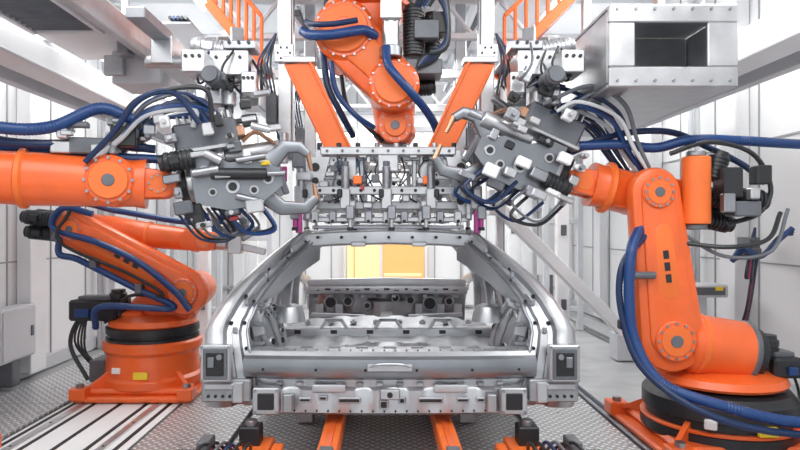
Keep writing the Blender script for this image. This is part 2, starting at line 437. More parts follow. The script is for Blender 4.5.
for x,z,w,h in((-.42,.37,.05,.012),(-.33,.38,.03,.012),(-.2,.37,.10,.016),(-.03,.35,.03,.03),(.06,.37,.02,.02),(.2,.37,.11,.016),(.36,.37,.05,.012),(.45,.37,.03,.012)): slot(x,z,w,h,2.957)
for x in(-.62,-.36,-.12,.13,.40,.63): 
    e=abs(x)/.7; q.cyl((x,2.93+.03*e*e,.53),(x,2.902+.03*e*e,.53),.007,DARK,seg=12)
for k in range(24):
    x=-.64+1.28*k/23; e=abs(x)/.7; q.cyl((x,2.97+.03*e*e,.61),(x,2.97+.03*e*e,.619),.005,STEEL,seg=6); q.cyl((x,2.97+.03*e*e,.315),(x,2.955+.03*e*e,.315),.005,DARK,seg=6)
for k in range(9): x=-.56+.14*k; q.box((x,3.04,.616),(.06,.03,.008),GALB); 
q.box((0,2.895,.545),(.22,.02,.035),GALV); q.tube([(-.10,2.89,.55),(-.05,2.88,.565),(.05,2.88,.565),(.10,2.89,.55)],.006,STEEL,seg=6)
for k in range(12):
    x=-.55+.10*k; e=abs(x)/.7; q.box((x,2.975+.03*e*e,.447),(.035,.02,.018),GALV if k%2 else STEEL)
for x in(-.605,.605):
    q.box((x,2.95,.375),(.13,.06,.13),GALV); q.box((x,2.917,.375),(.08,.01,.08),DARK,bv=.004)
    for dx in(-.052,.052):
        for dz in(-.052,.052): q.cyl((x+dx,2.922,.375+dz),(x+dx,2.91,.375+dz),.008,STEEL,seg=6)
for x in(-.50,.50): q.box((x,2.95,.36),(.05,.04,.09),GALD)
q.box((0,2.94,.405),(.10,.03,.05),GALV); q.cyl((0,2.93,.405),(0,2.92,.405),.014,DARK,seg=14)
for x in(-.30,.30): q.loft([((x-.08,2.955,.43),.012,.02,3),((x+.08,2.955,.43),.012,.02,3)],GALV,seg=10)
q.done(car)
# ---- floors, bulkhead, headers
q=Obj('floor_pan')
rows=[]
for i in range(40):
    y=3.1+.92*i/39; r_=[]
    for j in range(41):
        x=-.66+1.32*j/40; z=.50+(.012 if (j%5 in(1,2) and .1<abs(x)) else 0)
        d=math.hypot(x,(y-3.48)*1.0)
        if d<.30: z=.50-.10*min(1,(.30-d)/.04)
        r_.append(V((x,y,z)))
    rows.append(r_)
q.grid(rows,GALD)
q.grid([[V((x,4.02,z)) for x in(-.74,0,.74)] for z in(.30,.50)],GALD)
q.loft([((x,4.02,.525),.045,.035,4) for x in(-.72,-.3,.3,.72)],GALV,seg=12,up=(0,0,1))
for k in range(11):
    x=-.6+.12*k; q.box((x,3.985,.53),(.05,.02,.03),GALV if k%2 else DARK)
for x in(-.36,.0,.36):
    q.beam((x-.09,3.98,.55),(x-.05,3.98,.61),.02,.02,GALV); q.beam((x+.09,3.98,.55),(x+.05,3.98,.61),.02,.02,GALV); q.beam((x-.06,3.98,.61),(x+.06,3.98,.61),.02,.02,STEEL)
rows=[]
for i in range(9):
    a=R(90*i/8); rows.append([V((x,4.02+.30*math.sin(a),.52+.06*math.sin(a)*(1-abs(x/.7)**4)+(.010 if int((x+.7)/.1)%2 else 0))) for x in [-.70+1.4*j/42 for j in range(43)]])
q.grid(rows,GALD)
for k in range(8): x=-.56+.16*k; q.cyl((x,4.18,.555),(x,4.18,.578),.022,GALV,seg=14); q.cyl((x,4.18,.575),(x,4.18,.580),.014,DARK,seg=12)
rows=[]
for i in range(30):
    y=4.02+1.6*i/29; r_=[]
    for j in range(31):
        x=-.80+1.6*j/30; z=.29+.17*math.exp(-(x/.13)**4)+(.012 if j%4==1 else 0); r_.append(V((x,y,z)))
    rows.append(r_)
q.grid(rows,GALD)
for y in(4.45,4.95): q.box((-.45,y,.33),(.62,.10,.07),GALV); q.box((.45,y,.33),(.62,.10,.07),GALV)
q.done(car)
q=Obj('bulkhead')
rows=[]
for i in range(19):
    z=.30+.43*i/18; r_=[]
    for j in range(41):
        x=-.73+1.46*j/40; y=5.62+.02*math.sin(j*.9)*(1 if .4<z<.62 else .2)-.08*math.exp(-(x/.16)**4)*(1 if z<.55 else 0)
        if z>.62: y-=.03+.05*(z-.62)/.1
        r_.append(V((x,y,z)))
    rows.append(r_)
q.grid(rows,GALD)
q.loft([((x,5.55,.65),.05,.04,4) for x in(-.74,-.3,.3,.74)],GALV,seg=12,up=(0,0,1))
q.loft([((x,5.52,.715-.02*abs(x)),.014,.05,4) for x in(-.72,-.35,0,.35,.72)],GALV,seg=12,up=(0,0,1))
for k in range(15):
    x=-.63+.09*k; q.box((x,5.505,.65+.008*(k%2)),(.055 if k%3 else .03,.012,.014+.008*(k%2)),DARK,bv=.004)
for (x,z,r_) in((-.52,.53,.05),(-.36,.54,.035),(.22,.55,.03),(.40,.52,.055),(.58,.54,.03),(-.18,.50,.025),(.08,.57,.03)):
    q.cyl((x,5.62,z),(x,5.565,z),r_+.012,GALV,seg=18); q.cyl((x,5.57,z),(x,5.561,z),r_,DARK,seg=18)
for x in(-.62,-.44,.30,.50,.66): q.box((x,5.57,.47),(.07,.05,.10),GALV)
for k in range(10): x=-.66+.145*k; q.box((x,5.56,.59),(.04,.03,.03),GALV if k%2 else GRY)
q.beam((-.70,5.56,.42),(-.2,5.56,.40),.05,.04,GALV); q.beam((.70,5.56,.42),(.2,5.56,.40),.05,.04,GALV)
q.done(car)
q=Obj('roof_headers')
for (y,z,w,t) in((3.62,1.145,.50,.036),(4.2,1.185,.48,.016),(4.95,1.150,.50,.03)):
    q.loft([((x*w,y-.03*(1-x*x)*(1 if y<4 else -1),z+.022*(1-x*x)),t,.045,4) for x in(-1,-.6,0,.6,1)],GALV,seg=12,up=(0,0,1))
for k in range(7): q.cyl((-.42+.14*k,3.56,1.165),(-.42+.14*k,3.53,1.165),.009,DARK,seg=10)
for x in(-.18,.18): q.box((x,3.565,1.125),(.09,.05,.03),GALV)
q.done(car)
q=Obj('front_structure')
for sg in(-1,1):
    q.beam((sg*.45,5.6,.42),(sg*.45,6.75,.42),.07,.11,GALV); q.lathe((sg*.55,6.15,.45),(0,0,1),[(.14,0),(.13,.10),(.10,.16),(.04,.17)],GALD,20)
    q.beam((sg*.76,5.7,.66),(sg*.70,6.7,.60),.05,.06,GALV)
q.beam((-.72,6.74,.60),(.72,6.74,.60),.05,.05,GALV); q.beam((-.72,6.78,.40),(.72,6.78,.40),.08,.09,GALV)
q.done(car)

# ---- skid / trolley under the car
ZT=.021
o=Obj('assembly_trolley'); o.M=Matrix.Translation((.02,0,ZT))
for x in(-.27,.29):
    o.beam((x,2.2,.17),(x,6.5,.17),.09,.09,ORG2); o.box((x,4.3,.218),(.03,4.3,.008),ORG)
    o.box((x,2.62,.222),(.06,.09,.02),STEEL)
for y in(3.75,4.6,5.9):
    o.box((0,y,.08),(1.1,.12,.05),ALU)
    for x in(-.5,.5):
        o.box((x,y,.08),(.10,.14,.16),ALU); o.cyl((x,y,.15),(x,y,.25),.03,STEEL)
for x in(-.27,.29):
    for y in(2.5,4.0,5.6): o.cyl((x-.04,y,.07),(x+.04,y,.07),.065,BLK)
o.done()
def fixture(sg):
    o=Obj('clamping_fixture'); o.M=Matrix.Translation((.03,0,ZT))
    o.box((sg*.73,2.82,.02),(.46,.62,.04),ORG2); o.box((sg*.66,2.9,.09),(.16,.3,.1),ORG2); o.box((sg*.86,2.80,.07),(.10,.34,.07),ORG2)
    o.box((sg*.68,2.96,.17),(.10,.10,.12),BLK); o.cyl((sg*.68,2.96,.22),(sg*.68,2.96,.255),.03,STEEL)
    o.cyl((sg*.58,2.80,.10),(sg*.84,2.80,.10),.035,BLK); o.box((sg*.88,2.88,.14),(.06,.12,.10),GRY); o.box((sg*.54,2.88,.10),(.05,.10,.10),ORG2)
    o.motor((sg*.76,2.74,.10),(0,-1,.1),.035,.13)
    o.prism([(sg*.56,2.62,.04),(sg*.66,2.62,.04),(sg*.63,2.64,.15),(sg*.57,2.64,.15)],(0,.12,0),ORG)
    for k in range(6):
        a=random.uniform(0,.1); o.tube([(sg*(.66+.03*k),2.86,.14),(sg*(.64+.04*k),2.74-a*.4,.22),(sg*(.70+.04*k),2.64,.15),(sg*(.82+.02*k),2.68,.06),(sg*(.96+.012*k),2.9+a,.02),(sg*(1.02+.02*k),3.2,.012)],.008,[BLK,BLK,NAVY,GRY,BLK,BLK][k])
    o.done()
fixture(-1); fixture(1)

# ------------------------------------------------------------ ROBOTS
def weld_gun(o,k=1.0,seed=1):
    """local frame: +x away from the wrist, z up"""
    rnd=random.Random(seed)
    o.cyl((0,0,0),(.04*k,0,0),.075*k,BLK); o.cyl((.04*k,0,0),(.07*k,0,0),.085*k,ALU); o.bolts((.035*k,0,0),(-1,0,0),.06*k,8,.007*k,STEEL)
    for s_ in(-1,1):
        y=s_*.095*k
        o.prism([(.07*k,y,-.10*k),(.20*k,y,-.15*k),(.34*k,y,-.15*k),(.46*k,y,-.08*k),(.46*k,y,.00*k),(.36*k,y,.05*k),(.24*k,y,.06*k),(.16*k,y,.12*k),(.07*k,y,.12*k)],(0,.012*k*s_,0),GALB)
        for a,b,r_ in((.13,.04,.024),(.15,-.06,.020),(.24,-.05,.032),(.33,-.08,.022),(.40,-.04,.026)):
            o.cyl((a*k,y+s_*.011*k,b*k),(a*k,y+s_*.018*k,b*k),r_*k,ALU,seg=16); o.cyl((a*k,y+s_*.017*k,b*k),(a*k,y+s_*.022*k,b*k),r_*k*.62,BLK,seg=10)
    o.box((.19*k,0,-.02*k),(.20*k,.16*k,.16*k),GRY)
    o.box((.16*k,0,.20*k),(.28*k,.17*k,.13*k),GRY,bv=.012*k); o.box((.16*k,0,.14*k),(.30*k,.19*k,.02*k),ALU)
    for i in range(9): o.box((.05*k+.028*k*i,0,.28*k),(.010*k,.16*k,.035*k),ALU)
    for i in range(3): o.box((.31*k,(-.05+.05*i)*k,.20*k),(.04*k,.03*k,.05*k),COP)
    o.cyl((.22*k,.02*k,.10*k),(.48*k,.02*k,.10*k),.042*k,ALU); o.cyl((.48*k,.02*k,.10*k),(.55*k,.02*k,.10*k),.018*k,STEEL); o.motor((.10*k,-.12*k,.10*k),(-1,0,0),.045*k,.15*k); o.motor((.12*k,.13*k,-.06*k),(-1,0,0),.04*k,.13*k)
    o.cyl((.16*k,-.14*k,.02*k),(.40*k,-.14*k,-.02*k),.026*k,BLK); o.cyl((.40*k,-.14*k,-.02*k),(.48*k,-.14*k,-.03*k),.012*k,STEEL)
    o.loft([((.42*k,0,.04*k),.045*k,.032*k,4),((.50*k,0,.10*k),.036*k,.028*k,4),((.57*k,0,.09*k),.028*k,.024*k,4),((.60*k,0,.05*k),.022*k,.022*k,3)],GALB,seg=16,up=(0,1,0))
    o.cyl((.60*k,0,.06*k),(.605*k,0,-.03*k),.014*k,COP,r2=.008*k)
    o.loft([((.36*k,0,-.10*k),.045*k,.032*k,4),((.44*k,0,-.18*k),.036*k,.028*k,4),((.55*k,0,-.20*k),.028*k,.024*k,4),((.605*k,0,-.16*k),.022*k,.022*k,3)],GALB,seg=16,up=(0,1,0))
    o.cyl((.605*k,0,-.17*k),(.605*k,0,-.09*k),.014*k,COP,r2=.008*k)
    o.beam((.44*k,.0,.10*k),(.47*k,0,-.12*k),.03*k,.04*k,GRY)
    for i in range(4): o.tube([(.31*k,.03*k-.02*k*i,.16*k),(.38*k,.03*k-.02*k*i,.19*k),(.46*k,.03*k-.02*k*i,.12*k)],.008*k,COP,seg=6)
    for i in range(44):
        a=rnd.uniform(-.02,.46); b=rnd.choice((-1,1))*rnd.uniform(.10,.16); c=rnd.uniform(-.20,.34); w=rnd.uniform(.03,.08)
        o.box((a*k,b*k,c*k),(w*k,.035*k,rnd.uniform(.02,.06)*k),rnd.choice((BLK,ALU,STEEL,GRY,ALU,WHT)))
        if i%3==0: o.cyl((a*k,b*k,c*k),(a*k,b*k*1.35,c*k),.011*k,rnd.choice((STEEL,BLK,ALU)),seg=10)
    for i in range(6):
        a=rnd.uniform(.05,.40); c=rnd.uniform(-.1,.3); o.cyl((a*k,-.15*k,c*k),((a+rnd.uniform(.06,.14))*k,-.15*k,(c+rnd.uniform(-.05,.05))*k),rnd.uniform(.012,.022)*k,rnd.choice((ALU,STEEL)),seg=14)
    for (a,c,m) in((.22,-.19,REDH),(.40,.03,YEL)): o.box((a*k,-.12*k,c*k),(.04*k,.02*k,.02*k),m)
    for i in range(14):
        m=[BLU,NAVY,BLK,GRY,BLU,NAVY,WHT2][i%7]; y=rnd.uniform(-.16,.16)*k; h=rnd.uniform(-.04,.08)*k
        o.tube([(rnd.uniform(.08,.3)*k,y,.24*k),(rnd.uniform(.04,.2)*k,y*1.2,.34*k+h),(-.06*k,y*1.3,.34*k+h*.8),(-.20*k,y*1.1,.24*k+h*.4),(-.34*k,y,.15*k)],rnd.uniform(.007,.013)*k,m)
    for i in range(8):
        m=[NAVY,BLK,GRY,BLU][i%4]; y=rnd.uniform(-.15,.15)*k; a=rnd.uniform(.1,.4)*k
        o.tube([(a,y,-.12*k),(a+.06*k,y*1.3,-.22*k-rnd.uniform(0,.06)*k),(a-.08*k,y*1.3,-.26*k),(a-.16*k,y,-.12*k)],rnd.uniform(.006,.011)*k,m,seg=6)

def kuka(name,base,yaw,sh,el,wr,Rb=.33,hb=.5,dark_base=False,cb=None,side=-1,fore=.1,gun=True,gyaw=0,gpitch=0,gk=1.0,hose=True,ra=.15,rb=.115,mback=.18,backbox=(.16,.22,.11),seed=1,cbz=(0,-.07)):
    o=Obj(name); W=Matrix.Translation(base)@Matrix.Rotation(R(yaw),4,'Z'); o.M=W
    Y=V((0,1,0)); P=lambda u,z,y=0:V((u,y,z))
    o.box((0,0,.02),(Rb*2.25,Rb*2.25,.04),ORG,bv=.012); o.box((0,0,.055),(Rb*1.9,Rb*1.9,.05),ORG,bv=.02)
    for sx in(-1,1):
        for sy in(-1,1):
            o.box((sx*Rb*1.02,sy*Rb*1.02,.06),(Rb*.3,Rb*.3,.08),ORG); o.cyl((sx*Rb*1.02,sy*Rb*1.02,.09),(sx*Rb*1.02,sy*Rb*1.02,.125),.028,STEEL,seg=6)
            o.prism([(sx*Rb*1.0,sy*Rb*.9,.08),(sx*Rb*.6,sy*Rb*.55,.08),(sx*Rb*.6,sy*Rb*.55,.2)],(0.02,-.02*sy*sx,0),ORG)
    if dark_base:
        o.lathe((0,0,.05),(0,0,1),[(Rb*.96,0),(Rb*1.0,.02),(Rb*1.0,.07),(Rb*.93,.08),(Rb*.93,.13),(Rb*.98,.14),(Rb*.98,hb-.13),(Rb*.9,hb-.09),(Rb*.75,hb-.07)],BLK,48)
        o.lathe((0,0,.125),(0,0,1),[(Rb*1.0,0),(Rb*1.005,.006),(Rb*1.005,.012),(Rb*.99,.016)],ORG,48)
        o.bolts((0,0,hb-.045),(0,0,1),Rb*.82,24,.011,STEEL)
        o.box((-Rb*.1,Rb*1.0,.17),(.10,.03,.05),YEL); o.box((Rb*.55,Rb*.86,.19),(.06,.03,.05),LBL,rot=(0,0,-30))
    else:
        o.lathe((0,0,.07),(0,0,1),[(Rb*1.0,0),(Rb*1.0,.05),(Rb*.93,.07),(Rb*.90,hb-.27),(Rb*.98,hb-.24),(Rb*.98,hb-.19),(Rb*.9,hb-.17)],ORG,48)
        o.lathe((0,0,hb-.12),(0,0,1),[(Rb*.88,0),(Rb*.92,.01),(Rb*.92,.035),(Rb*.86,.04),(Rb*.86,.06),(Rb*.92,.065),(Rb*.92,.11),(Rb*.8,.12)],BLK,48)
        o.bolts((0,0,hb-.26+.072),(0,0,1),Rb*.93,20,.010,STEEL,.012)
        o.box((Rb*.1,-Rb*.93,.17),(.10,.02,.05),YEL); o.box((-Rb*.4,-Rb*.86,.2),(.06,.02,.04),LBL)
    o.box((-Rb*1.02,0,.15),(.12,.24,.16),GRY)
    o.lathe((0,0,hb-.01),(0,0,1),[(Rb*.85,0),(Rb*.88,.015),(Rb*.84,.05),(Rb*.6,.08)],ORG,40)
    S=P(*sh);E=P(*el);Wp=P(*wr)
    o.link(P(-.02,hb+.02),S,Rb*.52,.135,Y,.24,ORG,ch=.03,off=-.02*side); o.link(P(.02,hb+.0),S+P(0,-.02),Rb*.66,.10,Y,.16,ORG,ch=.03)
    o.box(P(-.10,hb+.05),(.16,.34,.10),ORG,bv=.02)
    o.cyl(S+Y*side*.10,S-Y*side*.17,.125,ORG); o.cyl(S-Y*side*.17,S-Y*side*.20,.085,GRY); o.motor(S-Y*side*.19,-Y*side,.065,.2)
    yo=side*.17
    o.link(S,E,ra,rb,Y,.11,ORG,off=yo,ch=.03); 
    d=(E-S).normalized(); n=V((d.z,0,-d.x))
    o.link(S+d*.03,E-d*.03,ra*.74,rb*.70,Y,.145,ORG,off=yo,ch=.028)
    o.link(S+d*(ra+.10),E-d*(rb+.08),ra*.34,rb*.36,Y,.150,ORG2,off=yo,ch=.01)
    for q_,r_ in((S,ra*.62),(E,rb*.64)):
        o.cyl(q_+Y*yo,q_+Y*(yo+side*.085),r_,ORG); o.cyl(q_+Y*(yo+side*.08),q_+Y*(yo+side*.090),r_*.74,ORG2); o.cyl(q_+Y*(yo+side*.088),q_+Y*(yo+side*.094),r_*.30,GRY); o.bolts(q_+Y*(yo+side*.085),Y*side,r_*.86,12,.008,STEEL,.006)
    for t in(.42,.50,.58):
        o.box(S.lerp(E,t)+Y*(yo+side*.075),(.045,.004,.03),BLK,fr=Matrix.Rotation(math.atan2(-d.z,d.x),3,'Y'))
    if cb:
        a,b_,r_=cb; p=P(a,S.z+cbz[0],side*.10); q_=P(b_,S.z+cbz[1],side*.10); dd=(q_-p).normalized()
        o.cyl(p,q_,r_,ORG,seg=36,ch=.03); o.cyl(q_-dd*.05,q_-dd*.02,r_*1.04,GRY,seg=36); o.cyl(q_-dd*.01,q_+dd*.035,r_*.86,BLK,seg=32); o.cyl(q_+dd*.03,q_+dd*.055,r_*.55,GRY,seg=24); o.bolts(q_+dd*.034,dd,r_*.70,10,.009,STEEL)
        o.cyl(p-dd*.1,p+dd*.02,r_*.5,STEEL); o.cyl(p+dd*.05,p+dd*.08,r_*1.03,ORG2,seg=32)
    o.motor(P(-.22,hb+.06,side*.10),(0,0,1),.062,.2)
    bx=backbox; o.box(P(-.20-bx[0]/2,hb+.04+bx[2]/2,side*.10),bx,BLK,bv=.015); o.box(P(-.20-bx[0]/2,hb+.05+bx[2],side*.10),(bx[0]*.7,bx[1]*.6,.03),GRY); o.box(P(-.16-bx[0]*.8,hb+.04+bx[2]*.4,side*(.11+bx[1]/2)),(bx[0]*.3,.02,bx[2]*.4),BLU)
    f=(Wp-E).normalized(); m_=V((-f.z,0,f.x)); FR=Matrix.Rotation(math.atan2(-f.z,f.x),3,'Y')
    o.cyl(E+Y*side*.12,E-Y*side*.16,.115,ORG); o.link(E-f*(mback-.06),E+f*.16,.125,.11,Y,.24,ORG,ch=.035,off=-side*.03)
    o.motor(E-Y*side*.15,-Y*side,.055,.14)
    o.box(E-f*(mback+.0)-Y*side*.02,(.08,.26,.22),GRY,fr=FR,bv=.02)
    for (a,c) in((-.08,.05),(.055,.06),(-.015,-.06)): o.motor(E-f*(mback+.02)+Y*a+m_*c,-f,.055,.24)
    L=(Wp-E).length
    o.loft([(E+f*.10-Y*side*.02,.12,.12,3.2),(E+f*.20,.12,.12,2.6),(E+f*(L*.55),fore*.94,fore*.94,2.2),(E+f*(L-.12),fore*.84,fore*.84,2.2),(E+f*(L-.06),fore*.9,fore*.85,2.6)],ORG,seg=28,up=(0,1,0))
    o.lathe(E+f*(L*.5),f,[(fore*.95,0),(fore*1.05,.01),(fore*1.05,.03),(fore*.95,.04)],ORG2,28)
    for k in(-1,1): o.link(Wp-f*.11,Wp+f*.02,.078,.070,Y,.045,ORG,off=k*.07,ch=.014)
    o.cyl(Wp-Y*.095,Wp+Y*.095,.055,ORG2); o.bolts(Wp-Y*.095,-Y,.04,8,.006,STEEL); o.link(Wp,Wp+f*.06,.062,.055,Y,.09,ORG,ch=.01)
    o.cyl(Wp+f*.05,Wp+f*.11,.052,STEEL)
    if hose:
        yy=yo+side*.10
        o.tube([P(-.32,hb+.0,yy*.9),P(-.24,hb+.16,yy*1.2),S+n*-.12+Y*yy,S+d*.3-n*.13+Y*yy,E-d*.18-n*.15+Y*yy,E-d*.0-n*.17+Y*yy*.9,E+m_*.17-f*.03+Y*yy*.5,E+m_*.16+f*.2,E+m_*.13+f*(L*.7),Wp+m_*.13],.024,BLU,seg=10,ribbed=True)
        for t in(.3,.7): o.box(S+(E-S)*t-n*.12+Y*(yy-.01*side),(.05,.07,.07),GRY)
        o.tube([P(-.30,hb+.02,yy*.5),P(-.1,hb+.22,yy*.8),S+d*.1-n*.07+Y*yy*1.1,S+d*.4-n*.06+Y*yy*1.05,E-n*.10+Y*yy*1.1,E+m_*.13+Y*yy],.012,BLK)
    o.tube([P(-.30,hb+.02,yo*.3),P(-.5,hb+.05,yo*.4),P(-.58,hb-.15,yo*.5),P(-.45,.08,yo*.5)],.016,BLK)
    for k in range(4): o.tube([P(-.30,hb+.06,.08*k-.1),P(-.44-.03*k,hb+.10,.08*k-.1),P(-.54,hb-.12-.03*k,.05*k-.1),P(-.42,.12,.04*k)],.008,BLK)
    if gun:
        G=Matrix.Translation(Wp+f*.10)@Matrix.Rotation(math.atan2(-f.z,f.x)+R(gpitch),4,'Y')@Matrix.Rotation(R(gyaw),4,'Z'); o.M=W@G; weld_gun(o,gk,seed); o.M=W
    return o
# right large robot (feed arm towards the car, -x)
o=kuka('industrial_robot',(1.90,3.42,ZT),180,(.35,.60),(.44,1.39),(.78,1.46),Rb=.40,hb=.35,dark_base=True,cb=(.24,-.12,.165),side=1,fore=.14,gpitch=-12,gk=1.18,gyaw=4,hose=False,ra=.175,rb=.135,mback=.30,seed=5,cbz=(-.03,-.09))
o.tube([(.52,.20,1.20),(.60,.28,1.08),(.62,.30,.85),(.60,.32,.62),(.50,.40,.42),(.24,.50,.33),(-.10,.52,.26),(-.55,.45,.24)],.029,BLU,seg=12,ribbed=True)
o.tube([(.50,.22,1.16),(.64,.26,1.0),(.65,.28,.75),(.56,.38,.46),(.22,.54,.26),(-.5,.50,.16)],.018,NAVY,seg=10)
o.tube([(.47,.26,.95),(.60,.28,.95),(.63,.28,.93)],.02,GRY)
o.cyl((.22,.20,1.22),(.22,.20,1.58),.072,ORG2,seg=28); o.cyl((.22,.20,1.58),(.22,.20,1.61),.05,STEEL); o.cyl((.22,.20,1.19),(.22,.20,1.22),.055,GRY)
o.box((.05,.20,1.44),(.10,.12,.16),BLK); o.box((-.02,.22,1.30),(.14,.10,.08),GRY); o.motor((-.02,.16,1.36),(-1,0,-.1),.06,.16)
o.motor((.10,.14,1.46),(-.3,0,1),.055,.16); o.box((-.10,.24,1.48),(.08,.08,.10),BLK); o.box((.09,.27,1.33),(.06,.05,.10),STEEL); o.box((-.05,.26,1.38),(.05,.05,.06),ALU)
o.tube([(.80,.05,1.66),(.58,.1,1.66),(.40,.12,1.64),(.22,.15,1.68),(-.05,.12,1.68),(-.5,.1,1.66),(-.9,.1,1.68)],.028,BLU,seg=12,ribbed=True)
o.tube([(.85,.0,1.62),(.60,.05,1.72),(.3,.05,1.74),(.05,.0,1.66),(-.15,.0,1.56),(-.25,.05,1.45)],.018,NAVY,seg=10)
o.tube([(.35,.18,1.60),(.15,.2,1.66),(-.08,.2,1.60),(-.18,.2,1.42),(-.12,.2,1.28),(.05,.2,1.22)],.013,BLK)
o.tube([(.30,.2,1.12),(.1,.3,1.10),(-.1,.3,1.14),(-.2,.25,1.28)],.012,BLK); o.tube([(.28,.2,1.16),(.1,.26,1.05),(-.12,.3,1.08),(-.24,.25,1.3)],.010,GRY)
o.done()
# left upper robot (arm enters from the left)
o=kuka('industrial_robot',(-2.32,2.75,ZT),15,(.05,.60),(-.05,1.46),(1.22,1.42),Rb=.33,hb=.40,side=-1,fore=.14,gpitch=-12,gk=1.12,gyaw=-6,seed=9)
o.tube([(-.5,-.1,1.93),(-.1,-.12,1.84),(.25,-.14,1.72),(.55,-.14,1.66),(.75,-.1,1.68),(.95,-.08,1.78),(1.1,-.05,1.74)],.030,BLU,seg=12,ribbed=True)
o.tube([(-.5,-.0,1.86),(-.1,-.05,1.76),(.3,-.08,1.66),(.6,-.08,1.60),(.95,-.0,1.62),(1.2,0,1.60)],.022,NAVY,seg=10)
o.cyl((1.0,-.125,1.43),(1.0,.125,1.43),.125,ORG,seg=32,ch=.02); o.cyl((1.0,-.14,1.43),(1.0,-.12,1.43),.09,ORG2,seg=24); o.cyl((1.0,-.145,1.43),(1.0,-.135,1.43),.03,GRY); o.bolts((1.0,-.127,1.43),(0,-1,0),.108,12,.008,STEEL)
o.box((.92,0,1.60),(.22,.14,.08),GRY); o.box((1.06,-.03,1.65),(.12,.12,.10),BLK); o.box((.78,-.02,1.59),(.10,.1,.06),ALU); o.motor((1.1,.1,1.6),(0,0,1),.045,.14)
for k in range(14): o.box((random.uniform(.75,1.2),random.uniform(-.1,.05),random.uniform(1.58,1.74)),(random.uniform(.03,.09),.05,random.uniform(.02,.06)),random.choice((BLK,ALU,STEEL,GRY,ALU)))
o.done()
# left floor robot
o=kuka('industrial_robot',(-1.72,4.5,ZT),0,(.30,.74),(-.50,1.19),(.40,1.10),Rb=.36,hb=.49,side=-1,fore=.10,gun=False,ra=.165,rb=.13,backbox=(.34,.20,.15))
o.M=Matrix.Translation((-1.72,4.5,0))
o.cyl((.48,0,1.115),(.56,0,1.11),.06,ALU); o.box((.62,0,1.11),(.10,.12,.16),ALU); o.box((.58,0,1.24),(.26,.10,.10),GRY); o.cyl((.44,-.03,1.32),(.70,-.03,1.32),.035,ALU); o.box((.50,0,1.38),(.12,.1,.05),BLK)
o.beam((.66,0,1.14),(.80,0,1.22),.04,.05,STEEL); o.beam((.66,0,1.08),(.84,0,1.04),.04,.05,ALU); o.tube([(.5,-.05,1.2),(.56,-.1,1.5),(.42,-.1,1.62),(.3,-.05,1.4),(.25,-.05,1.25)],.016,BLU)
for k in range(8): o.box((.50+.03*k,-.07,1.20+.03*(k%3)),(.04,.04,.03),[BLK,ALU,STEEL,GRY][k%4])
o.tube([(-.35,-.22,1.32),(-.55,-.24,1.36),(-.62,-.24,1.22),(-.3,-.27,1.12),(-.0,-.28,.98),(.25,-.28,.78),(.36,-.27,.64)],.024,BLU,seg=10,ribbed=True)
o.motor((-.55,.0,1.24),(-1,0,.1),.06,.2); o.motor((-.52,.1,1.12),(-1,0,.1),.05,.2)
o.done()

# ------------------------------------------------------------ centre ceiling robot
o=Obj('ceiling_mounted_robot'); cy=4.15
O=lambda x,z,y=0:V((x,cy+y,z)); Y=V((0,1,0))
o.box(O(-.1,3.02),(.8,.8,.06),ORG); o.lathe(O(-.1,2.99),(0,0,-1),[(.30,0),(.30,.08),(.27,.10),(.27,.20),(.3,.22),(.3,.28),(.2,.31)],ORG,40); o.lathe(O(-.1,2.80),(0,0,-1),[(.305,0),(.31,.01),(.31,.05),(.3,.06)],BLK,40)
o.loft([(O(-.12,2.75),.27,.24,3),(O(-.16,2.62),.25,.22,3),(O(-.22,2.52),.23,.21,3),(O(-.25,2.42),.20,.19,2.6),(O(-.25,2.34),.16,.16,2.4)],ORG,seg=30,up=(0,1,0))
o.cyl(O(-.25,2.50,-.30),O(-.25,2.50,.2),.20,ORG,seg=36,ch=.025); o.cyl(O(-.25,2.50,-.32),O(-.25,2.50,-.29),.155,ORG2,seg=36); o.cyl(O(-.25,2.50,-.335),O(-.25,2.50,-.31),.07,ORG,seg=30); o.bolts(O(-.25,2.50,-.30),(0,-1,0),.178,16,.009,STEEL)
o.link(O(-.24,2.48,-.20),O(.06,2.16,-.20),.19,.165,Y,.15,ORG,ch=.03); o.link(O(-.22,2.46,-.20),O(.03,2.2,-.20),.12,.09,Y,.19,ORG2,ch=.02)
o.cyl(O(.07,2.14,-.33),O(.07,2.14,.12),.165,ORG,seg=36,ch=.02); o.cyl(O(.07,2.14,-.35),O(.07,2.14,-.32),.125,ORG2,seg=30); o.bolts(O(.07,2.14,-.335),(0,-1,0),.147,14,.008,STEEL)
o.loft([(O(.07,2.18),.15,.14,2.6),(O(.075,2.02),.145,.135,2.4),(O(.08,1.93),.135,.13,2.2),(O(.08,1.86),.15,.14,2.4),(O(.08,1.80),.11,.11,2)],ORG,seg=30,up=(0,1,0))
o.cyl(O(.08,1.90,-.18),O(.08,1.90,.18),.115,ORG,seg=30); o.cyl(O(.08,1.90,-.195),O(.08,1.90,-.17),.075,ORG2); o.cyl(O(.08,1.90,-.2),O(.08,1.90,-.19),.03,GRY); o.bolts(O(.08,1.90,-.18),(0,-1,0),.095,10,.007,STEEL); o.cyl(O(.08,1.80),O(.08,1.75),.085,STEEL); o.box(O(.08,1.735),(.26,.26,.03),BLK)
o.cyl(O(.05,2.95,-.30),O(.05,2.32,-.30),.055,ALU,seg=28); o.box(O(.05,2.62,-.36),(.13,.04,.16),ALU); o.cyl(O(.05,2.38,-.30),O(.05,2.31,-.30),.072,STEEL); o.box(O(.05,2.9,-.15),(.1,.35,.06),GRY)
